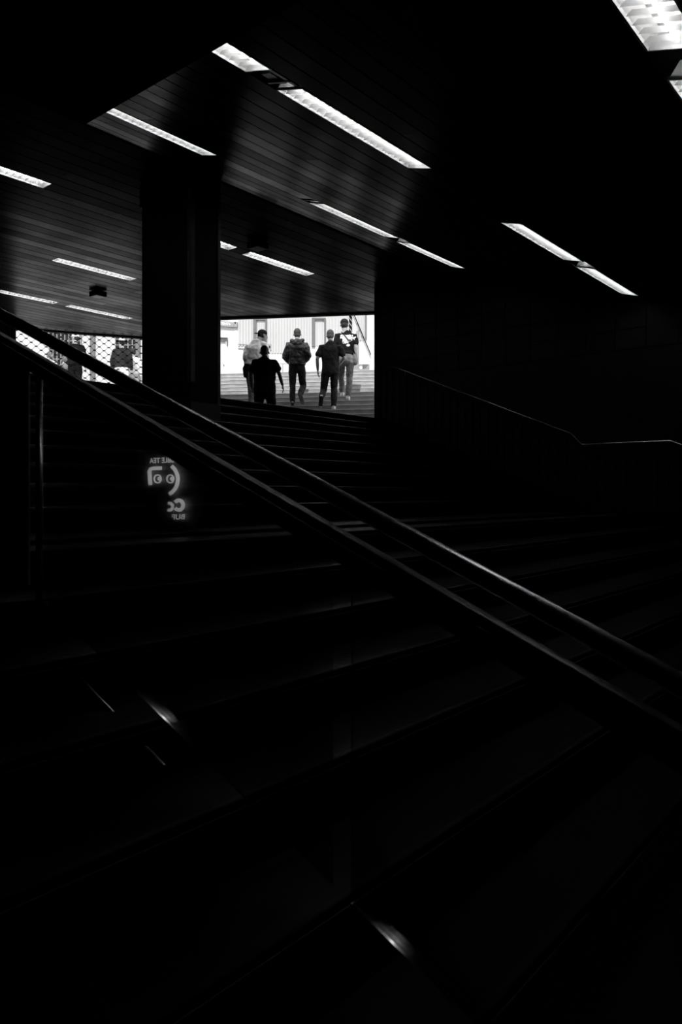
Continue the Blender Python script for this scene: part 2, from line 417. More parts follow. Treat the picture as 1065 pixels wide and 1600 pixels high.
for r in H_rows:
    for i, s in enumerate(H_rows[r]): fixture(HL[(round(r / HK, 3), i)], s[0], s[1], r, BW, True, g)
LL = {(8.30, 0): 'ceiling light cut by the left edge, highest of the left ones', (8.30, 1): 'ceiling light mostly behind the pillar, tip showing at its right edge',
      (8.30, 2): 'ceiling light above the walking men, below the small speaker box', (10.77, 0): 'ceiling light left of the pillar, above the hanging speaker box',
      (13.2, 0): 'ceiling light cut by the left edge just above the railing', (13.2, 1): 'lowest ceiling light left of the pillar, nearest the grille'}
for r in L_rows:
    for i, s in enumerate(L_rows[r]): fixture(LL[(r, i)], s[0], s[1], r, BWL, False, g)

for o in [o for o in bpy.data.objects if o.name.startswith('ceiling_light') and o.get('label') in (HL[(3.575, 1)], HL[(5.945, 1)])]:
    bm = bmesh.new()
    box(bm, -.27, -.01, -.225, -.195, .004, .02); box(bm, -.20, -.05, -.15, -.06, .012, .05); box(bm, -.10, -.085, -.22, -.02, .0, .02)
    obj('mounting_rail', bm, M['bar'], o)

# speaker boxes under the low ceiling
def speaker(label, x, y, dz=.05):
    d = (Z_L - dz) * F / (HY - y)
    c = px(x, y, d); mw = Matrix.Translation((c.x, c.y, Z_L + EZ)) @ UVM.to_3x3().to_4x4()
    t = thing('ceiling_speaker', label, 'speaker', mw, 'speaker boxes hanging under the slatted ceiling')
    bm = bmesh.new(); box(bm, -.11, .11, -.11, .11, -.10, -.012); bevel(bm, .008)
    obj('body', bm, M['black'], t)
    bm = bmesh.new(); box(bm, -.03, .03, -.03, .03, -.012, .0); obj('bracket', bm, M['black'], t)
    bm = bmesh.new(); box(bm, -.092, .092, -.092, .092, -.106, -.099); bevel(bm, .002)
    obj('cover', bm, mat('speaker_cover', .06, .4, .3), t)
speaker('small dark speaker box on the ceiling above the middle walker', 402.5, 383)
speaker('small dark speaker box on the ceiling left of the pillar', 153, 459)

# ------------------------------------------------------------------ glass railing in the foreground
RU = 1.36; RC0 = -.482; RS = .415
zr = lambda v: RC0 + RS * v
t = thing('stair_railing', 'steel and glass stair railing slanting across the foreground', 'railing', UVM.copy())
bm = bmesh.new(); loft(bm, [(RU, -1.6, zr(-1.6)), (RU, 0, zr(0)), (RU, 1.5, zr(1.5)), (RU, 2.95, zr(2.95)), (RU, 3.15, zr(3.08)), (RU, 3.5, zr(3.1))],
     [.0215] * 6, 24, Vector((0, 0, 1)))
obj('handrail', bm, M['steel'], t, smooth=True)
def slant_bar(bm, du, za, zb, v0, v1, bev=.006):
    vs = [bm.verts.new((RU + s * du, v, zr(v) + z)) for v in (v0, v1) for z in (za, zb) for s in (-1, 1)]
    for f in ((0, 1, 3, 2), (4, 6, 7, 5), (0, 4, 5, 1), (2, 3, 7, 6), (0, 2, 6, 4), (1, 5, 7, 3)): bm.faces.new([vs[i] for i in f])
bm = bmesh.new(); slant_bar(bm, .020, -.099, -.073, -1.6, 2.95); bevel(bm, .007, 3)
obj('rail', bm, M['bar'], t, smooth=True)
bm = bmesh.new(); slant_bar(bm, .018, -.148, -.104, -1.6, 2.95); bevel(bm, .007, 3)
obj('rail', bm, M['bar'], t, smooth=True)
bm = bmesh.new(); loft(bm, [(RU - .01, 1.80, zr(1.80) - 1.065), (RU - .01, 2.26, zr(2.26) - 1.065)], [.011, .011], 12, Vector((0, 0, 1)))
obj('bottom_rail', bm, M['steel'], t, smooth=True)
for v in (2.53, -.05):
    zs = -.235 - .4167 * (2.95 - v)
    bm = bmesh.new(); tube(bm, (RU, v, zs - .06), (RU, v, zr(v) - .148), .0125 if v > 2 else .005, 16)
    p = obj('post', bm, M['steel'], t, smooth=True)
for v in (2.93, .1, -1.1):
    bm = bmesh.new(); tube(bm, (RU, v, zr(v) - .075), (RU, v, zr(v) - .018), .007, 10)
    obj('bracket', bm, M['bar'], t, smooth=True)
for va, vb in ((2.60, 2.95), (1.157, 2.49), (.02, 1.096), (-1.3, -.12)):
    bm = bmesh.new()
    vs = [bm.verts.new((RU + s * .004, v, zr(v) + z)) for v in (va, vb) for z in (-.93, -.15) for s in (-1, 1)]
    for f in ((0, 1, 3, 2), (4, 6, 7, 5), (0, 4, 5, 1), (2, 3, 7, 6), (0, 2, 6, 4), (1, 5, 7, 3)): bm.faces.new([vs[i] for i in f])
    obj('glass_panel', bm, M['glass'], t) if va < 2.5 else obj('infill_panel', bm, M['infill'], t)

# mirrored bubble tea sign image behind the glass, glow put into the letters
SGU = 2.95
def sg(x, y, off=0.0):
    tt = (x - CX) / F
    d = SGU / (CU + SU * tt)
    return (SGU - off, d * (SU - CU * tt), (HY - y) / F * d)
t = thing('shop_sign', 'mirror-written bubble tea sign image with a round face and added glow behind the railing glass', 'sign', UVM.copy())
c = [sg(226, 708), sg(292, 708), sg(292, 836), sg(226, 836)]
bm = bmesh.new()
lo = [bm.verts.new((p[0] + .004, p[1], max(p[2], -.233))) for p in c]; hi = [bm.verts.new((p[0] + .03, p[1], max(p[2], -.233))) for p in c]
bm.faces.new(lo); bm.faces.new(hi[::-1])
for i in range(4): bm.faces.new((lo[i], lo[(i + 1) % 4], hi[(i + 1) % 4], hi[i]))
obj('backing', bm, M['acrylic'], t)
def stroke(bm, pts, w):
    """ribbon of width w (picture units of the sign face) along pts, as a thin solid"""
    n = len(pts); L_, R2 = [], []
    for i in range(n):
        a = Vector(pts[max(i - 1, 0)]); b = Vector(pts[min(i + 1, n - 1)]); d = (b - a).normalized(); nn = Vector((-d.y, d.x))
        p = Vector(pts[i]); ww = w[i] if isinstance(w, list) else w
        L_.append(p + nn * ww / 2); R2.append(p - nn * ww / 2)
    for i in range(n - 1):
        q = [L_[i], L_[i + 1], R2[i + 1], R2[i]]
        f = [bm.verts.new(sg(*p)) for p in q]; b = [bm.verts.new(sg(p[0], p[1], .003)) for p in q]
        bm.faces.new(f); bm.faces.new(b[::-1])
        for k in range(4): bm.faces.new((f[k], b[k], b[(k + 1) % 4], f[(k + 1) % 4]))
arc = lambda cx, cy, rx, ry, a0, a1, n=20: [(cx + rx * math.cos(math.radians(a0 + (a1 - a0) * i / n)), cy + ry * math.sin(math.radians(a0 + (a1 - a0) * i / n))) for i in range(n + 1)]
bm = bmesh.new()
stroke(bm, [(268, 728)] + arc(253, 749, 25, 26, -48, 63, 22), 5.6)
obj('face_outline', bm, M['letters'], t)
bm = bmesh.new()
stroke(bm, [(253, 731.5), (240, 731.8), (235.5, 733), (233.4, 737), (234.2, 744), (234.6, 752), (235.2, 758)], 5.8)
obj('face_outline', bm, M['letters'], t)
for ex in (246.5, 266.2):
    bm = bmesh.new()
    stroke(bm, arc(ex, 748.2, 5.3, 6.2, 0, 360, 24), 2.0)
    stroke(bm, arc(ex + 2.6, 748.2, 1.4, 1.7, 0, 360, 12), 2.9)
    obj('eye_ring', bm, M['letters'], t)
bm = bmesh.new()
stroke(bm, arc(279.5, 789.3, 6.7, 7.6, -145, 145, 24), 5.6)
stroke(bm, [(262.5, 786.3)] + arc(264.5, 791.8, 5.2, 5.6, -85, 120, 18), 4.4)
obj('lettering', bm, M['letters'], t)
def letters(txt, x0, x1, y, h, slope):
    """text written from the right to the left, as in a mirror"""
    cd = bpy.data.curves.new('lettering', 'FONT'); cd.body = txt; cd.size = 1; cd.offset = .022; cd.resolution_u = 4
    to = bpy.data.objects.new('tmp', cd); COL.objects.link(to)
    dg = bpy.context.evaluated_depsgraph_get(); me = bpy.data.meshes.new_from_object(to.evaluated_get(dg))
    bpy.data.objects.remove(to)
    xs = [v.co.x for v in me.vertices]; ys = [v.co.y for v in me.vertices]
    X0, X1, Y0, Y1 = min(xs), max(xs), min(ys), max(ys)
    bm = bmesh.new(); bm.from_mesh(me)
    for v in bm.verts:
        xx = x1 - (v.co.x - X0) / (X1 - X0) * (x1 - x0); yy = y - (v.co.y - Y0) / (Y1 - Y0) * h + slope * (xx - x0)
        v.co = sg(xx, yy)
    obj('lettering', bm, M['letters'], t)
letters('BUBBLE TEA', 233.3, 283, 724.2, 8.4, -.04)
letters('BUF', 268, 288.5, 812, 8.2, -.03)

# ------------------------------------------------------------------ handrail on the right wall
t = thing('wall_handrail', 'thin steel handrail fixed along the dark right wall', 'handrail', UVM.copy())
HU = 10.36; st_ = lambda v: (-.079 + .4167 * (v - 4.27) if v > 4.27 else (-.229 if v > 2.95 else -.229 - .4167 * (2.95 - v))) + .93
bm = bmesh.new(); loft(bm, [(HU, 7.55, st_(7.5) - .02), (HU, 7.48, st_(7.48)), (HU, 4.3, st_(4.3)), (HU, 4.15, st_(4.2)), (HU, 2.95, st_(2.95)), (HU, 0, st_(0))], [.017] * 6, 14, Vector((0, 0, 1)))
obj('rail', bm, M['steel'], t, smooth=True)
for v in (7.2, 5.9, 4.6, 3.3, 2.0):
    bm = bmesh.new(); tube(bm, (HU, v, st_(v) - .01), (HU, v, st_(v) - .07), .007, 8); tube(bm, (HU, v, st_(v) - .07), (10.427, v, st_(v) - .07), .007, 8)
    obj('bracket', bm, M['bar'], t, smooth=True)

# ------------------------------------------------------------------ outdoor stairs, facade, plaza
OU = Vector((.989, -.147, 0)); OV = Vector((.147, .989, 0))
OM = Matrix(((OU.x, OV.x, 0, 0), (OU.y, OV.y, 0, 0), (0, 0, 1, EZ), (0, 0, 0, 1)))
t = thing('staircase', 'sunlit outdoor steps rising beyond the exit under the walking men', 'stairs', OM.copy())
for i in range(-2, 12):
    v = 15.42 + .3145 * i; z = 1.676 + .135 * i
    bm = bmesh.new(); ul = max(-6.9, -5.01 - 1.165 * (v - 14.67)) + .03
    box(bm, ul, -.45, v + .012, v + .33 + (.5 if i == 11 else 0), z - .30, z - .001)
    o = obj('step', bm, M['ostep'], t)
    bm = bmesh.new(); box(bm, ul, -.45, v, v + .045, z - .022, z); bevel(bm, .006)
    obj('nosing', bm, M['onose'], o)
bm = bmesh.new(); box(bm, -6.9, 9, 19.2, 40, 2.6, 3.16); struct('floor.003', bm, M['pave'], OM)
bm = bmesh.new(); box(bm, -22, -6.93, 18.0, 40, 2.0, 2.5); struct('floor.004', bm, M['pave'], OM)
FY = 30.0; S = FY / F
fx = lambda x: (x - CX) * S
fz = lambda y: (HY - y) * S + EZ
bm = bmesh.new(); box(bm, -26, 14, FY, FY + .4, EZ + 2.4, EZ + 10.5); struct('wall_facade', bm, M['facade'])
bm = bmesh.new()
def ribs(x0, x1, y0, y1, n, dep=.045):
    for i in range(n):
        a = fx(x0 + (x1 - x0) * i / n); b = fx(x0 + (x1 - x0) * (i + .62) / n)
        box(bm, a, b, FY - dep, FY + .01, fz(y1), fz(y0))
ribs(372, 395, 455, 541, 5); ribs(419.5, 485, 455, 552, 15); ribs(511, 544, 455, 585, 7); ribs(557, 570, 455, 532, 3)
ribs(222, 345, 455, 510, 24); ribs(400.5, 414, 505, 539, 4, .02); ribs(491.5, 505, 502, 541, 4, .02)
struct('trim_5', bm, M['rib'])
def gwin(n, x0, x1, y0, y1, jl, jr, jt):
    bm = bmesh.new(); a, b, c, d = fx(x0), fx(x1), fz(y0), fz(y1)
    box(bm, a, a + jl * S, FY - .10, FY, d, c); box(bm, b - jr * S, b, FY - .10, FY, d, c); box(bm, a, b, FY - .102, FY, c - jt * S, c)
    struct('window_%d' % n, bm, M['gframe'])
gwin(1, 395.8, 417, 497.5, 540, 4.8, 2.6, 3.2); gwin(2, 487, 508.8, 497.2, 542, 4.8, 2.5, 3.0)
# hanging name board at the far left of the exit
t = thing('name_board', 'pale grey name board with white letters on the facade left of the exit', 'sign')
bm = bmesh.new()
q = [(336, 502), (365.5, 505), (365.5, 512.3), (336, 510)]
def slab(bm, q, y0, y1):
    f = [bm.verts.new((fx(a), y0, fz(b))) for a, b in q]; k = [bm.verts.new((fx(a), y1, fz(b))) for a, b in q]
    n = len(q); bm.faces.new(f[::-1]); bm.faces.new(k)
    for i in range(n): bm.faces.new((f[i], f[(i + 1) % n], k[(i + 1) % n], k[i]))
    bmesh.ops.recalc_face_normals(bm, faces=bm.faces[:])
slab(bm, q, FY - .15, FY - .05); obj('board', bm, M['gpanel'], t)
bm = bmesh.new(); slab(bm, [(365.6, 504), (371, 504), (371, 512), (365.6, 512)], FY - .13, FY); obj('end_panel', bm, M['gpanel'], t)
bm = bmesh.new(); ellipsoid(bm, (fx(368), FY - .14, fz(505.5)), (.022, .03, .035)); obj('lamp', bm, M['black'], t)
cd = bpy.data.curves.new('l', 'FONT'); cd.body = 'UITEHTb'; cd.offset = .02
to = bpy.data.objects.new('tmp', cd); COL.objects.link(to)
me = bpy.data.meshes.new_from_object(to.evaluated_get(bpy.context.evaluated_depsgraph_get())); bpy.data.objects.remove(to)
xs = [v.co.x for v in me.vertices]; bm = bmesh.new(); bm.from_mesh(me)
for v in bm.verts:
    xx = 340 + (v.co.x - min(xs)) / (max(xs) - min(xs)) * 20.5
    v.co = (fx(xx), FY - .158, fz(508.3 + (xx - 344) * .08 - v.co.y * 5.4))
obj('lettering', bm, M['white'], t)
# doorway hood on the left
bm = bmesh.new()
for q in ([(330, 527), (355.5, 528.3), (355.5, 529.6), (330, 528.6)], [(354.3, 528.5), (355.8, 528.3), (355.6, 541), (354.9, 541)], [(330, 531.2), (352, 532), (352, 533.4), (330, 533)]):
    slab(bm, q, FY - .12, FY)
struct('door_1', bm, M['gframe'])
bm = bmesh.new(); box(bm, fx(349.2), fx(350.1), FY - .06, FY, fz(572), fz(569.5)); tag(obj('door_handle', bm, M['gframe']), 'tiny grey door handle on the white facade beside the pillar', 'handle')
bm = bmesh.new(); slab(bm, [(372, 537.8), (387, 538.5), (387, 539.2), (372, 538.5)], FY - .06, FY); slab(bm, [(372, 544), (387, 545), (387, 545.8), (372, 544.8)], FY - .06, FY)
struct('trim_6', bm, M['gpanel'])
# wall socket plate behind the capped man
bm = bmesh.new(); box(bm, fx(418.5), fx(424), FY - .05, FY, fz(547.5), fz(538)); t = obj('wall_plate', bm, M['gpanel']); tag(t, 'small grey plate with a black dot on the facade above the bald man', 'plate')
bm = bmesh.new(); box(bm, fx(420.3), fx(422.2), FY - .075, FY - .05, fz(544), fz(541)); obj('socket', bm, M['black'], t)
# right side: dark louvre strip, pipe, trim, slanted pole
t = thing('louvre_strip', 'tall narrow dark striped panel on the facade above the capped man', 'panel')
bm = bmesh.new(); box(bm, fx(545), fx(549.6), FY - .09, FY, fz(519), fz(470)); obj('panel', bm, M['black'], t)
for k in range(4):
    bm = bmesh.new(); slab(bm, [(545.2, 488 + k * 8), (549.4, 494 + k * 8), (549.4, 496 + k * 8), (545.2, 490 + k * 8)], FY - .10, FY - .089); obj('stripe', bm, M['gpanel'], t)
bm = bmesh.new(); tube(bm, (fx(558), FY - .09, fz(578)), (fx(558), FY - .09, fz(518)), .045, 16); tag(obj('drain_pipe', bm, M['gpanel'], smooth=True), 'vertical pale pipe on the facade left of the slanted pole', 'pipe')
bm = bmesh.new(); box(bm, fx(570.2), fx(572.3), FY - .10, FY, fz(530), fz(455)); struct('trim_7', bm, M['gframe'])
t = thing('slanted_pole', 'thin black pole slanting down across the bright facade at right', 'pole')
bm = bmesh.new(); tube(bm, (fx(543.5), FY - .16, fz(471)), (fx(578.6), FY - .16, fz(555)), .020, 10); obj('pole', bm, M['black'], t)
bm = bmesh.new(); tube(bm, (fx(578.2), FY - .16, fz(554)), (fx(578.2), FY, fz(554)), .014, 8); obj('bracket', bm, M['black'], t)
# planter box with white disc at the head of the steps
PY = 20.2; ps = PY / F
t = thing('advert_board', 'low grey board with a white disc at the top of the outdoor steps', 'board')
x0, x1 = (550.5 - CX) * ps, (577 - CX) * ps; z0 = 3.16 + EZ; z1 = (HY - 569) * ps + EZ
bm = bmesh.new(); box(bm, x0, x1, PY, PY + .08, z0, z1); bevel(bm, .006); obj('panel', bm, M['gpanel'], t)
bm = bmesh.new(); bmesh.ops.create_cone(bm, segments=32, radius1=.042, radius2=.042, depth=.006, cap_ends=True, matrix=Matrix.Translation(((563.6 - CX) * ps, PY - .003, (HY - 574.4) * ps + EZ)) @ Matrix.Rotation(PI / 2, 4, 'X')); obj('disc', bm, M['white'], t)
bm = bmesh.new(); q = [(566.5, 569.5), (575, 569.5), (571.5, 574.5), (567, 576.5), (565.8, 574)]
prism(bm, [((a - CX) * ps, (HY - b) * ps + EZ) for a, b in q], 0, .006)
for v in bm.verts: v.co = (v.co.x, PY - .001 - v.co.z, v.co.y)
bmesh.ops.recalc_face_normals(bm, faces=bm.faces[:])
obj('quarter_shape', bm, M['gframe'], t)
# low rail between bald man and hooded man
t = thing('low_rail', 'low pale railing at the top of the outdoor steps between two men', 'railing')
f2 = lambda x, y: ((x - CX) * ps, PY, (HY - y) * ps + EZ)
bm = bmesh.new(); tube(bm, f2(437, 568.5), f2(452, 568.5), .008, 8); obj('rail', bm, M['gpanel'], t)
for x in (441.8, 451):
    bm = bmesh.new(); box(bm, (x - CX) * ps - .009, (x - CX) * ps + .009, PY - .01, PY + .01, 3.16 + EZ, (HY - 568.5) * ps + EZ); obj('post', bm, M['gpanel'], t)

# storefront windows seen through the grille
def store(n, x0, x1, y0, y1, cols, rows):
    a, b, c, d = fx(x0), fx(x1), fz(y0), fz(y1)
    bm = bmesh.new(); box(bm, a, b, FY - .06, FY, d, c); o = struct('window_%d' % n, bm, M['dglass'])
    bm = bmesh.new()
    for i in range(cols + 1):
        x = a + (b - a) * i / cols; box(bm, x - .014, x + .014, FY - .09, FY - .05, d, c)
    for i in range(rows + 1):
        z = d + (c - d) * i / rows; box(bm, a, b, FY - .088, FY - .05, z - .012, z + .012)
    obj('window_frame', bm, M['gpanel'], o)
store(3, 78, 127, 505, 604, 8, 7); store(4, 181, 214, 512, 549, 5, 4)
bm = bmesh.new(); box(bm, fx(141.5), fx(149), FY - .1, FY, fz(610), fz(480)); struct('trim_8', bm, M['gframe'])
bm = bmesh.new(); box(bm, fx(212.5), fx(219.5), FY - .1, FY, fz(610), fz(480)); struct('trim_9', bm, M['gframe'])

# ------------------------------------------------------------------ roller grille
gdz0 = 1.271; gdz1 = Z_L - .03
GM = Matrix.Translation((G0.x, G0.y, EZ)) @ Matrix.Rotation(math.atan2(gd.y, gd.x), 4, 'Z')
t = thing('roller_grille', 'closed metal roller grille of oval links left of the pillar', 'security grille', GM.copy())
GL = (G1 - G0).length; cp = .101; rp = .159
bm = bmesh.new(); nc = int(GL / cp); nr = int((gdz1 - gdz0) / rp)
def bar(bm, a, b, r):
    a = Vector(a); b = Vector(b); d = (b - a).normalized(); n1 = Vector((0, 1, 0)); n2 = d.cross(n1).normalized()
    A = [bm.verts.new(a + n1 * s * r + n2 * q * r) for s, q in ((-1, -1), (1, -1), (1, 1), (-1, 1))]
    B = [bm.verts.new(b + n1 * s * r + n2 * q * r) for s, q in ((-1, -1), (1, -1), (1, 1), (-1, 1))]
    for i in range(4): bm.faces.new((A[i], A[(i + 1) % 4], B[(i + 1) % 4], B[i]))
for i in range(nc):
    x = .04 + cp * i
    for j in range(nr + 1):
        z = gdz0 + .05 + rp * j + (rp / 2 if i % 2 else 0)
        if z > gdz1: continue
        m = Matrix.Translation((x, 0, z)) @ Matrix.Diagonal((.032, .010, .016, 1))
        bmesh.ops.create_uvsphere(bm, u_segments=8, v_segments=5, radius=1, matrix=m)
        if i + 1 < nc:
            for sgn in (-1, 1):
                z2 = z + sgn * rp / 2
                if gdz0 < z2 < gdz1:
                    a, b = (x + .012, 0, z), (x + cp - .012, 0, z2)
                    mid1 = (x + cp * .42, 0, z + sgn * rp * .16); mid1 = (x + cp * .5, 0, z + sgn * rp * .25)
                    bar(bm, a, b, .0038)
obj('link_mesh', bm, M['wire'], t)
bm = bmesh.new(); box(bm, GL - .05, GL, -.03, .03, gdz0, gdz1); obj('guide_rail', bm, M['gpanel'], t)
bm = bmesh.new(); box(bm, 0, .04, -.03, .03, gdz0, gdz1); obj('guide_rail', bm, M['gframe'], t)
bm = bmesh.new(); box(bm, .04, GL - .05, -.02, .02, gdz0, gdz0 + .05); obj('bottom_bar', bm, M['gframe'], t)

# ------------------------------------------------------------------ people
FOLD = bpy.data.textures.new('folds', 'CLOUDS'); FOLD.noise_scale = .11; FOLD.noise_depth = 1
def remesh(bm, name, vox, smooth=3, fold=0.0):
    me = bpy.data.meshes.new('tmp'); bm.to_mesh(me); bm.free()
    o = bpy.data.objects.new('tmp', me); COL.objects.link(o)
    md = o.modifiers.new('r', 'REMESH'); md.mode = 'VOXEL'; md.voxel_size = vox
    if fold:
        dm = o.modifiers.new('d', 'DISPLACE'); dm.texture = FOLD; dm.strength = fold; dm.mid_level = .5; dm.texture_coords = 'LOCAL'
    ms = o.modifiers.new('s', 'SMOOTH'); ms.factor = .5; ms.iterations = smooth
    out = bpy.data.meshes.new_from_object(o.evaluated_get(bpy.context.evaluated_depsgraph_get()))
    bpy.data.objects.remove(o); out.name = name
    for p in out.polygons: p.use_smooth = True
    return out
def mobj(name, me, m, parent):
    me.materials.clear(); me.materials.append(m)
    o = bpy.data.objects.new(name, me); COL.objects.link(o); o.parent = parent
    return o
V3 = Vector
def person(name, label, loc, s, J, look, fwd_turn=0.0, group=None, bulk=1.0, far=False):
    """J: joints in metres for a 1.75 m figure, x right, y forward, z up; look: clothes"""
    mw = Matrix.Translation(loc) @ Matrix.Rotation(fwd_turn, 4, 'Z') @ Matrix.Scale(s, 4)
    t = thing(name, label, 'person', mw, group)
    J = {k: V3(v) for k, v in J.items()}
    vox = .016 if far else .0085
    hd = J['head']; hr = Matrix.Rotation(J.get('turn', V3((0, 0, 0))).x, 4, 'Z') @ Matrix.Rotation(J.get('turn', V3((0, 0, 0))).y, 4, 'X')
    def H(p): return hd + hr @ (V3(p) * 1.08)
    bm = bmesh.new()
    # head: skull, jaw, nose, ears, lips
    ellipsoid(bm, H((0, -.008, .022)), (.077, .096, .098), hr)
    ellipsoid(bm, H((0, .025, -.045)), (.058, .066, .070), hr)
    ellipsoid(bm, H((0, .100, -.018)), (.014, .018, .026), hr); ellipsoid(bm, H((0, .086, -.066)), (.024, .012, .010), hr)
    ellipsoid(bm, H((0, .080, -.100)), (.022, .016, .016), hr); ellipsoid(bm, H((0, .082, .022)), (.05, .014, .012), hr)
    for e in (-1, 1): ellipsoid(bm, H((e * .080, -.004, -.012)), (.012, .018, .028), hr)
    loft(bm, [J['neck'] - V3((0, 0, .03)), J['neck'] + V3((0, 0, .03)), H((0, -.02, -.05))], [(.062, .062), (.055, .058), (.054, .058)])
    # trunk
    pel = (J['hipL'] + J['hipR']) / 2; ch = J['chest']
    loft(bm, [pel, pel * .55 + ch * .45, ch, J['neck'] - V3((0, 0, .04))], [(.15 * bulk, .10), (.135 * bulk, .095), (.165 * bulk, .11), (.09, .07)], 16)
    for e in 'LR':
        sh, el, wr = J['sh' + e], J['el' + e], J['wr' + e]
        loft(bm, [ch * .4 + sh * .6, sh, sh * .5 + el * .5, el, el * .55 + wr * .45, wr], [.045, .045, .045, .038, .037, .026])
        hi, kn, an = J['hip' + e], J['kn' + e], J['an' + e]
        loft(bm, [hi, hi * .5 + kn * .5, kn, kn * .6 + an * .4, an], [.085, .073, .053, .053, .036])
        ft = J['toe' + e]; loft(bm, [an + (an - ft).normalized() * .04 - V3((0, 0, .03)), ft], [.036, .030])
        # hand: palm, four fingers, thumb
        d = J.get('hd' + e, (wr - el)).normalized(); side = 1 if e == 'R' else -1
        pn = V3((1, 0, 0)) * side                                    # palm faces the body
        w2 = d.cross(pn).normalized() * side                         # across the palm
        if abs(d.z) < .5: w2 = V3((0, 0, 1)); pn = d.cross(w2).normalized()
        pc = wr + d * .045
        loft(bm, [wr, pc, wr + d * .085], [(.026, .018), (.040, .016), (.040, .015)], 12, pn)
        fl = [.070, .080, .074, .058]
        for k in range(4):
            b0 = wr + d * .080 + w2 * (.030 - .020 * k)
            cv = -pn * .012
            loft(bm, [b0, b0 + d * fl[k] * .45 + w2 * (.010 - .006 * k) + cv * .5, b0 + d * fl[k] * .8 + w2 * (.013 - .008 * k) + cv * 1.6, b0 + d * fl[k] + w2 * (.013 - .008 * k) + cv * 2.6],
                 [.0098, .0092, .0088, .0075], 8)
        b0 = wr + d * .025 + w2 * .030
        loft(bm, [b0, b0 + d * .028 + w2 * .022 + cv, b0 + d * .058 + w2 * .030 + cv * 1.8], [.013, .011, .009], 8)
    mobj('body', remesh(bm, 'body', vox), look['skin'], t)
    for e in (-1, 1):
        bm = bmesh.new(); ellipsoid(bm, H((e * .031, .084, .002)), (.011, .008, .008), hr, 8, 6); obj('eye', bm, M['eye'], t)
    # hair / cap
    bm = bmesh.new()
    if look['head'] in ('short', 'crop', 'long'):
        ellipsoid(bm, H((0, -.016, .034)), (.084, .101, .098), hr)
        ellipsoid(bm, H((0, -.036, -.020)), (.076, .074, .080 if look['head'] != 'crop' else .070), hr)
        if look['head'] == 'long': ellipsoid(bm, H((0, -.055, -.09)), (.08, .06, .12), hr)
        me = remesh(bm, 'hair', vox)
        mobj('hair', me, look['hair'], t)
    else:
        ellipsoid(bm, H((0, -.030, .0)), (.080, .088, .090), hr); mobj('hair', remesh(bm, 'hair', vox), look['hair'], t) if not look.get('bald') else bm.free()
        if look['head'] in ('cap', 'backcap', 'hat'):
            bm = bmesh.new(); ellipsoid(bm, H((0, -.010, .045)), (.090, .108, .088), hr)
            bmesh.ops.bisect_plane(bm, geom=bm.verts[:] + bm.edges[:] + bm.faces[:], plane_co=H((0, 0, .028)), plane_no=hr @ V3((0, 0, -1)), clear_outer=True)
            sgn = -1 if look['head'] == 'backcap' else 1
            q = [H((x, sgn * y - .01, .030 - abs(x) * .1 - (y - .09) * .25)) for x, y in ((-.075, .075), (-.055, .15), (0, .175), (.055, .15), (.075, .075), (.04, .09), (-.04, .09))]
            if look['head'] == 'hat':
                q = [H((.15 * math.cos(a), .16 * math.sin(a) - .01, .024)) for a in [2 * PI * k / 20 for k in range(20)]]
            c_ = obj('cap', bm, look['cap'], t, smooth=True)
            bm = bmesh.new(); f = [bm.verts.new(p) for p in q]; bm.faces.new(f); bmesh.ops.solidify(bm, geom=bm.faces[:], thickness=.006); obj('brim', bm, look['cap'], c_)
    # top garment
    bm = bmesh.new(); kx = look.get('loose', 1.0)
    hem = pel + V3((0, 0, look.get('hem', .0)))
    loft(bm, [hem, pel * .6 + ch * .4 + V3((0, 0, .0)), ch, (J['shL'] + J['shR']) / 2 + V3((0, 0, -.02)), ((J['shL'] + J['shR']) / 2 + V3((0, 0, .03))) * .6 + J['neck'] * .4, J['neck'] + V3((0, 0, -.015))],
         [(.180 * kx * bulk, .132 * kx), (.170 * kx * bulk, .125 * kx), (.185 * kx * bulk, .138 * kx), (.158 * bulk, .105), (.112, .085), (.073, .07)], 20, cap=False)
    for e in 'LR':
        sh, el, wr = J['sh' + e], J['el' + e], J['wr' + e]
        if look['sleeve'] == 'long':
            inn = sh * .5 + J['neck'] * .5; inn.z = sh.z - .005
            loft(bm, [inn, sh * .92 + el * .08, sh * .75 + el * .25, sh * .5 + el * .5, el, el * .5 + wr * .5, el * .06 + wr * .94], [.060, .068, .074, .070 * kx, .064 * kx, .058, .044])
        else:
            q = .62
            inn = sh * .5 + J['neck'] * .5; inn.z = sh.z - .005
            loft(bm, [inn, sh * .92 + el * .08, sh * .7 + el * .3, sh * (1 - q) + el * q], [.056, .066, .068, .070 * kx], cap=True)
    if look.get('hood'):
        nk = J['neck']
        for a in range(9):
            an_ = PI * (.95 + 1.1 * a / 8)
            ellipsoid(bm, nk + V3((.115 * math.cos(an_), -.02 + .085 * math.sin(an_), -.005 + .025 * math.sin(an_))), (.050, .045, .035), None, 10, 8)
        ellipsoid(bm, nk + V3((0, -.08, -.055)), (.12, .065, .075)); ellipsoid(bm, nk + V3((0, -.02, -.02)), (.10, .08, .045))
    mobj(look.get('topname', 'shirt'), remesh(bm, 'shirt', vox, 4, .038 * look.get('fold', 1)), look['top'], t)
    # trousers
    bm = bmesh.new()
    loft(bm, [pel + V3((0, 0, .08)), pel, pel - V3((0, 0, .07))], [(.150 * bulk, .108), (.166 * bulk, .122), (.14 * bulk, .105)], 18, cap=True)
    for e in 'LR':
        hi, kn, an = J['hip' + e], J['kn' + e], J['an' + e]
        leg = look.get('leg', 1.0)
        loft(bm, [hi, hi * .5 + kn * .5, kn, kn * .5 + an * .5, kn * .04 + an * .96], [.098, .090 * leg, .074 * leg, .070 * leg, .064 * leg])
    mobj('trousers', remesh(bm, 'trousers', vox, 3, .026), look['legs'], t)
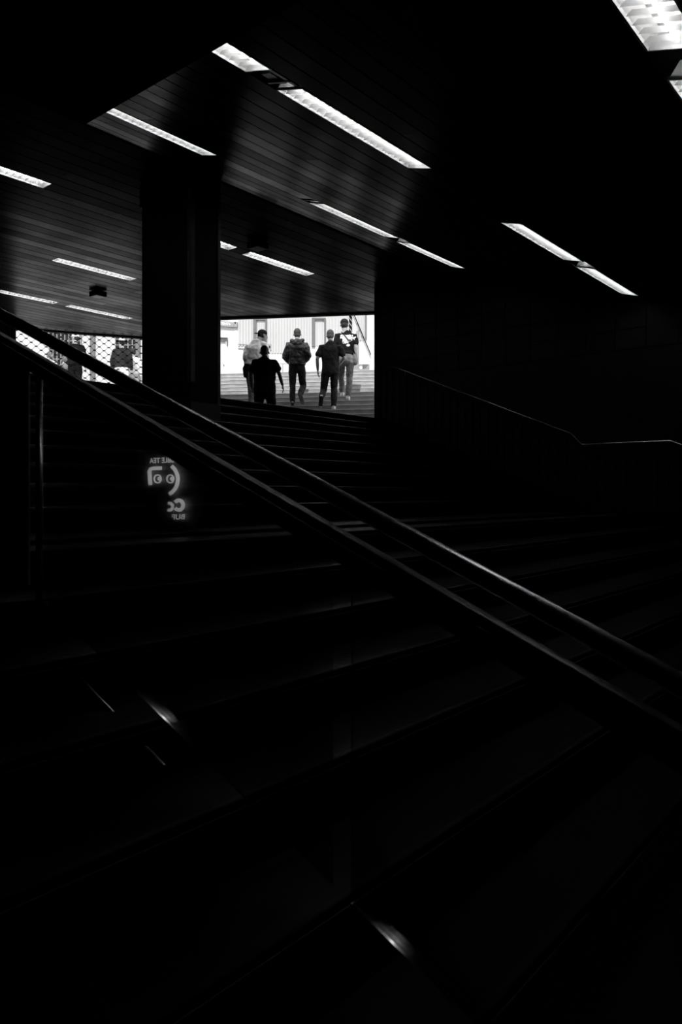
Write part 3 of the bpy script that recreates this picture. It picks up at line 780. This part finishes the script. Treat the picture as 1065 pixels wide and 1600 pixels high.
    for e in 'LR':
        an, ft = J['an' + e], J['toe' + e]
        d = (ft - an); up = V3((0, 0, 1))
        heel = an - V3((d.x, d.y, 0)).normalized() * .035 + V3((0, 0, -.045)) if abs(d.z) < .12 else an + (an - ft).normalized() * .03
        bm = bmesh.new(); loft(bm, [an + V3((0, 0, .0)), heel * .6 + an * .4, heel], [.044, .048, .042]); loft(bm, [heel, heel * .5 + ft * .5, ft], [(.043, .040), (.046, .040), (.043, .030)])
        so = mobj('shoe', remesh(bm, 'shoe', max(vox, .009), 2), look['shoe'], t)
        dn = V3((0, 0, -1)) if abs(d.z) < .12 else (V3((0, -1, 0)) - (d.normalized() * V3((0, -1, 0)).dot(d.normalized()))).normalized()
        bm = bmesh.new(); loft(bm, [heel + dn * .034, heel * .5 + ft * .5 + dn * .034, ft + dn * .026], [(.046, .012), (.049, .012), (.045, .010)], 12, dn)
        obj('sole', bm, look['sole'], so, smooth=True)
    return t
def pose(**k):
    J = dict(head=(0, .03, 1.64), neck=(0, 0, 1.49), chest=(0, .01, 1.30), shL=(-.185, 0, 1.42), shR=(.185, 0, 1.42),
             elL=(-.245, -.03, 1.14), elR=(.245, -.03, 1.14), wrL=(-.26, .03, .88), wrR=(.26, .03, .88),
             hipL=(-.09, 0, .92), hipR=(.09, 0, .92), knL=(-.10, .03, .49), knR=(.10, .03, .49), anL=(-.10, -.02, .085), anR=(.10, -.02, .085),
             toeL=(-.12, .14, .035), toeR=(.12, .14, .035))
    J.update(k); return J
def LK(**k):
    d = dict(skin=M['skin'], head='short', hair=M['hair'], top=M['bcloth'], sleeve='short', legs=M['denim'], shoe=M['dshoe'], sole=M['dshoe']); d.update(k); return d
X = lambda x, d: (x - CX) / F * d
# bald man in black, nearest
person('person', 'cropped-haired man in loose black t-shirt, nearest and lowest of the men, right hand open', V3((X(413, 14.5), 14.5, 1.271 + EZ)), 1.0,
       pose(head=(-.008, .09, 1.505), turn=(0, -.1, 0), neck=(-.0, .03, 1.385), chest=(0, .02, 1.20), shL=(-.19, 0, 1.315), shR=(.185, 0, 1.315), elL=(-.27, -.02, 1.04), wrL=(-.25, .05, .80),
            elR=(.29, -.04, 1.06), wrR=(.345, .05, .86), hdR=(.10, .05, -.5), hipL=(-.105, 0, .74), hipR=(.105, 0, .74), knL=(-.12, .12, .40), knR=(.13, .22, .45),
            anL=(-.12, -.12, .085), anR=(.13, .16, .085), toeL=(-.14, .05, .035), toeR=(.15, .32, .035)),
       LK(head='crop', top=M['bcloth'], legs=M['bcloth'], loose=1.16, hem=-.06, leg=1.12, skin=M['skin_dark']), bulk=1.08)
# man with backward cap and white shirt
d = 16.05
t = person('person', 'man in backwards cap and loose white shirt, head turned right behind the nearest man', V3((X(395, d), d, 1.811 + EZ)), 1.0,
       pose(head=(.20, .08, 1.615), turn=(-1.05, -.15, 0), neck=(.12, .02, 1.50), chest=(.05, .01, 1.30), shL=(-.10, -.02, 1.37), shR=(.24, 0, 1.42), elL=(-.14, -.05, 1.08), wrL=(-.12, .05, .86),
            elR=(.28, .02, 1.14), wrR=(.26, .10, .9), hipL=(-.07, 0, .90), hipR=(.08, 0, .90), knL=(-.04, .0, .48), anL=(-.01, -.10, .085), toeL=(-.02, .06, .035), knR=(.10, .18, .55), anR=(.08, .14, .22), toeR=(.09, .3, .17)),
       LK(head='backcap', cap=M['dcloth'], top=M['wcloth'], legs=M['gcloth'], loose=1.2, hem=.05, sleeve='long', leg=1.05, skin=M['skin'], shoe=M['shoe'], sole=M['shoe'], topname='shirt'))
bm = bmesh.new(); loft(bm, [(-.15, -.06, .92), (-.15, -.06, .76)], [(.05, .03), (.045, .035)], 12); loft(bm, [(-.14, -.05, .96), (-.12, -.06, .80)], [.035, .03])
bmn = bmesh.new(); loft(bmn, [(-.13, -.05, .96), (-.15, -.07, .88), (-.145, -.07, .72)], [(.05, .05), (.065, .05), (.05, .045)], 16); bm.free()
bag = obj('bag', bmn, M['bcloth'], None, smooth=True); bag.location = t.location; tag(bag, 'small dark bag hanging at the left hip of the white-shirted man', 'bag')
# hooded jacket
d = 16.4
person('person', 'man in dark hooded jacket and jeans climbing in the middle, hands in front', V3((X(463.5, d), d, 1.946 + EZ)), .965,
       pose(head=(.01, .03, 1.635), turn=(0, .05, 0), neck=(.01, 0, 1.485), shL=(-.195, 0, 1.40), shR=(.195, 0, 1.40), elL=(-.265, -.04, 1.10), elR=(.265, -.04, 1.12), wrL=(-.16, .17, .98), wrR=(.16, .17, 1.0),
            hipL=(-.09, 0, .90), hipR=(.09, 0, .90), knL=(-.10, .06, .48), anL=(-.10, .0, .085), toeL=(-.12, .15, .035), knR=(.14, .10, .46), anR=(.09, -.22, .22), toeR=(.14, -.16, .035)),
       LK(head='crop', top=M['shell'], sleeve='long', loose=1.14, hood=True, hem=.02, legs=M['denim'], skin=M['skin'], hair=M['hairb'], topname='hooded_jacket', sole=M['gcloth'], fold=1.5))
# right front man
d = 16.1
t = person('person', 'man in plain dark t-shirt and dark jeans, right front walker, left foot lifted', V3((X(516, d), d, 1.811 + EZ)), .995,
       pose(head=(-.005, .06, 1.63), turn=(0, -.12, 0), neck=(-.0, .02, 1.485), shL=(-.205, 0, 1.38), shR=(.20, -.02, 1.38), elL=(-.285, -.05, 1.10), wrL=(-.275, .02, .87), elR=(.30, -.02, 1.12), wrR=(.19, .18, 1.02),
            hipL=(-.09, 0, .90), hipR=(.085, 0, .90), knL=(-.15, .10, .44), anL=(-.19, -.20, .245), toeL=(-.21, -.16, .07), knR=(.08, .03, .48), anR=(.07, -.02, .085), toeR=(.07, .12, .035)),
       LK(head='short', top=M['dcloth'], loose=1.10, hem=-.12, legs=M['denim'], skin=M['skin'], hair=M['hairb'], shoe=M['shoe'], sole=M['dshoe']))
# man with printed shirt
def print_mat():
    m = mat('black_cotton_with_print', .012, .9, 0, .1, var=.3, scale=9, bump=.4)
    nt = m.node_tree; b = nt.nodes['Principled BSDF']; tc = nt.nodes.new('ShaderNodeTexCoord')
    sx = nt.nodes.new('ShaderNodeSeparateXYZ'); nt.links.new(tc.outputs['Object'], sx.inputs[0])
    def mth(op, a, b_=None, c_=None):
        n = nt.nodes.new('ShaderNodeMath'); n.operation = op
        for i, v in enumerate((a, b_, c_)):
            if v is None: continue
            if isinstance(v, (int, float)): n.inputs[i].default_value = v
            else: nt.links.new(v, n.inputs[i])
        return n.outputs[0]
    nz = nt.nodes.new('ShaderNodeTexNoise'); nz.inputs['Scale'].default_value = 26; nz.inputs['Detail'].default_value = 4; nt.links.new(tc.outputs['Object'], nz.inputs[0])
    def ell(cx, cz, rx, rz):
        a = mth('DIVIDE', mth('SUBTRACT', sx.outputs[0], cx), rx); c = mth('DIVIDE', mth('SUBTRACT', sx.outputs[2], cz), rz)
        return mth('SQRT', mth('ADD', mth('MULTIPLY', a, a), mth('MULTIPLY', c, c)))
    e = mth('MINIMUM', mth('MINIMUM', ell(.02, 1.335, .17, .075), ell(.00, 1.27, .09, .075)), ell(.05, 1.165, .06, .030))
    k = mth('LESS_THAN', mth('ADD', e, mth('MULTIPLY', mth('SUBTRACT', nz.outputs[0], .44), 2.2)), 1.0)
    k = mth('MULTIPLY', k, mth('LESS_THAN', sx.outputs[1], -.01))
    mx = nt.nodes.new('ShaderNodeMix'); mx.data_type = 'RGBA'
    old = b.inputs['Base Color'].links[0].from_socket
    nt.links.new(k, mx.inputs[0]); nt.links.new(old, mx.inputs[6]); mx.inputs[7].default_value = (.8, .8, .8, 1)
    nt.links.new(mx.outputs[2], b.inputs['Base Color'])
    return m
d = 16.6
t = person('person', 'man in cap, black t-shirt with white back print and grey trousers, highest on the steps', V3((X(540, d), d, 2.081 + EZ)), 1.04,
       pose(head=(-.03, .03, 1.625), neck=(-.02, 0, 1.475), shL=(-.19, 0, 1.395), shR=(.185, 0, 1.395), elL=(-.23, .0, 1.14), wrL=(-.17, .12, .95), elR=(.215, -.03, 1.13), wrR=(.20, .04, .90),
            hipL=(-.09, 0, .90), hipR=(.09, 0, .90), knL=(-.10, .20, .55), anL=(-.075, .32, .215), toeL=(-.09, .47, .165), knR=(.08, .02, .48), anR=(.05, -.03, .085), toeR=(.06, .12, .035)),
       LK(head='cap', cap=M['dcloth'], top=print_mat(), loose=1.0, hem=.09, legs=M['gcloth'], leg=.95, skin=M['skin'], shoe=M['shoe'], sole=M['shoe']))
bm = bmesh.new()
loft(bm, [(-.10, -.06, 1.46), (-.02, -.148, 1.36), (.07, -.150, 1.25), (.15, -.125, 1.12), (.19, -.06, 1.0)], [(.009, .004)] * 5, 8)
o = obj('strap', bm, M['bcloth'], None, smooth=True)
bm = bmesh.new(); loft(bm, [(.19, .02, 1.0), (.20, .0, .88), (.20, .0, .80)], [(.05, .07), (.055, .085), (.05, .08)], 16)
b = obj('shoulder_bag', bm, M['gcloth'], None, smooth=True); b.matrix_world = t.matrix_world.copy(); tag(b, 'grey shoulder bag at the right hip of the man with printed shirt', 'bag'); o.parent = b
# people beyond the grille
gp = 'people standing beyond the grille'
def far(label, x, ytop, d, H, z0, look, **k):
    person('person', label, V3((X(x, d), d, z0 + EZ)), H / 1.75, pose(**k), look, far=True, group=gp)
far('person in white hat and dark jacket behind the grille beside the pillar', 190, 528, 20.2, 1.72, 2.5, LK(head='hat', cap=M['wcloth'], top=M['dcloth'], sleeve='long', loose=1.12, legs=M['wcloth'], hem=.02), turn=(.5, 0, 0))
far('person in pale clothes with dark hair behind the grille, nearest the pillar', 207, 541, 20.6, 1.52, 2.5, LK(head='short', top=M['wcloth'], sleeve='long', legs=M['lcloth']), turn=(.9, 0, 0))
far('person in white cap and black coat behind the grille, left of the grey pilaster', 117, 521, 20.0, 1.80, 2.5, LK(head='cap', cap=M['wcloth'], top=M['bcloth'], sleeve='long', loose=1.15, legs=M['bcloth']), turn=(1.2, 0, 0), elL=(-.33, .1, 1.30), wrL=(-.25, .15, 1.55))
far('person in pale clothes behind the grille at its far left, lower', 77, 545, 21.0, 1.50, 2.5, LK(head='short', hair=M['gcloth'], top=M['lcloth'], legs=M['gcloth']), turn=(-.4, 0, 0))
far('person in grey top behind the grille between its left end and the black coat', 100, 549, 21.4, 1.45, 2.5, LK(head='short', hair=M['gcloth'], top=M['gcloth'], legs=M['dcloth']), turn=(.2, 0, 0))
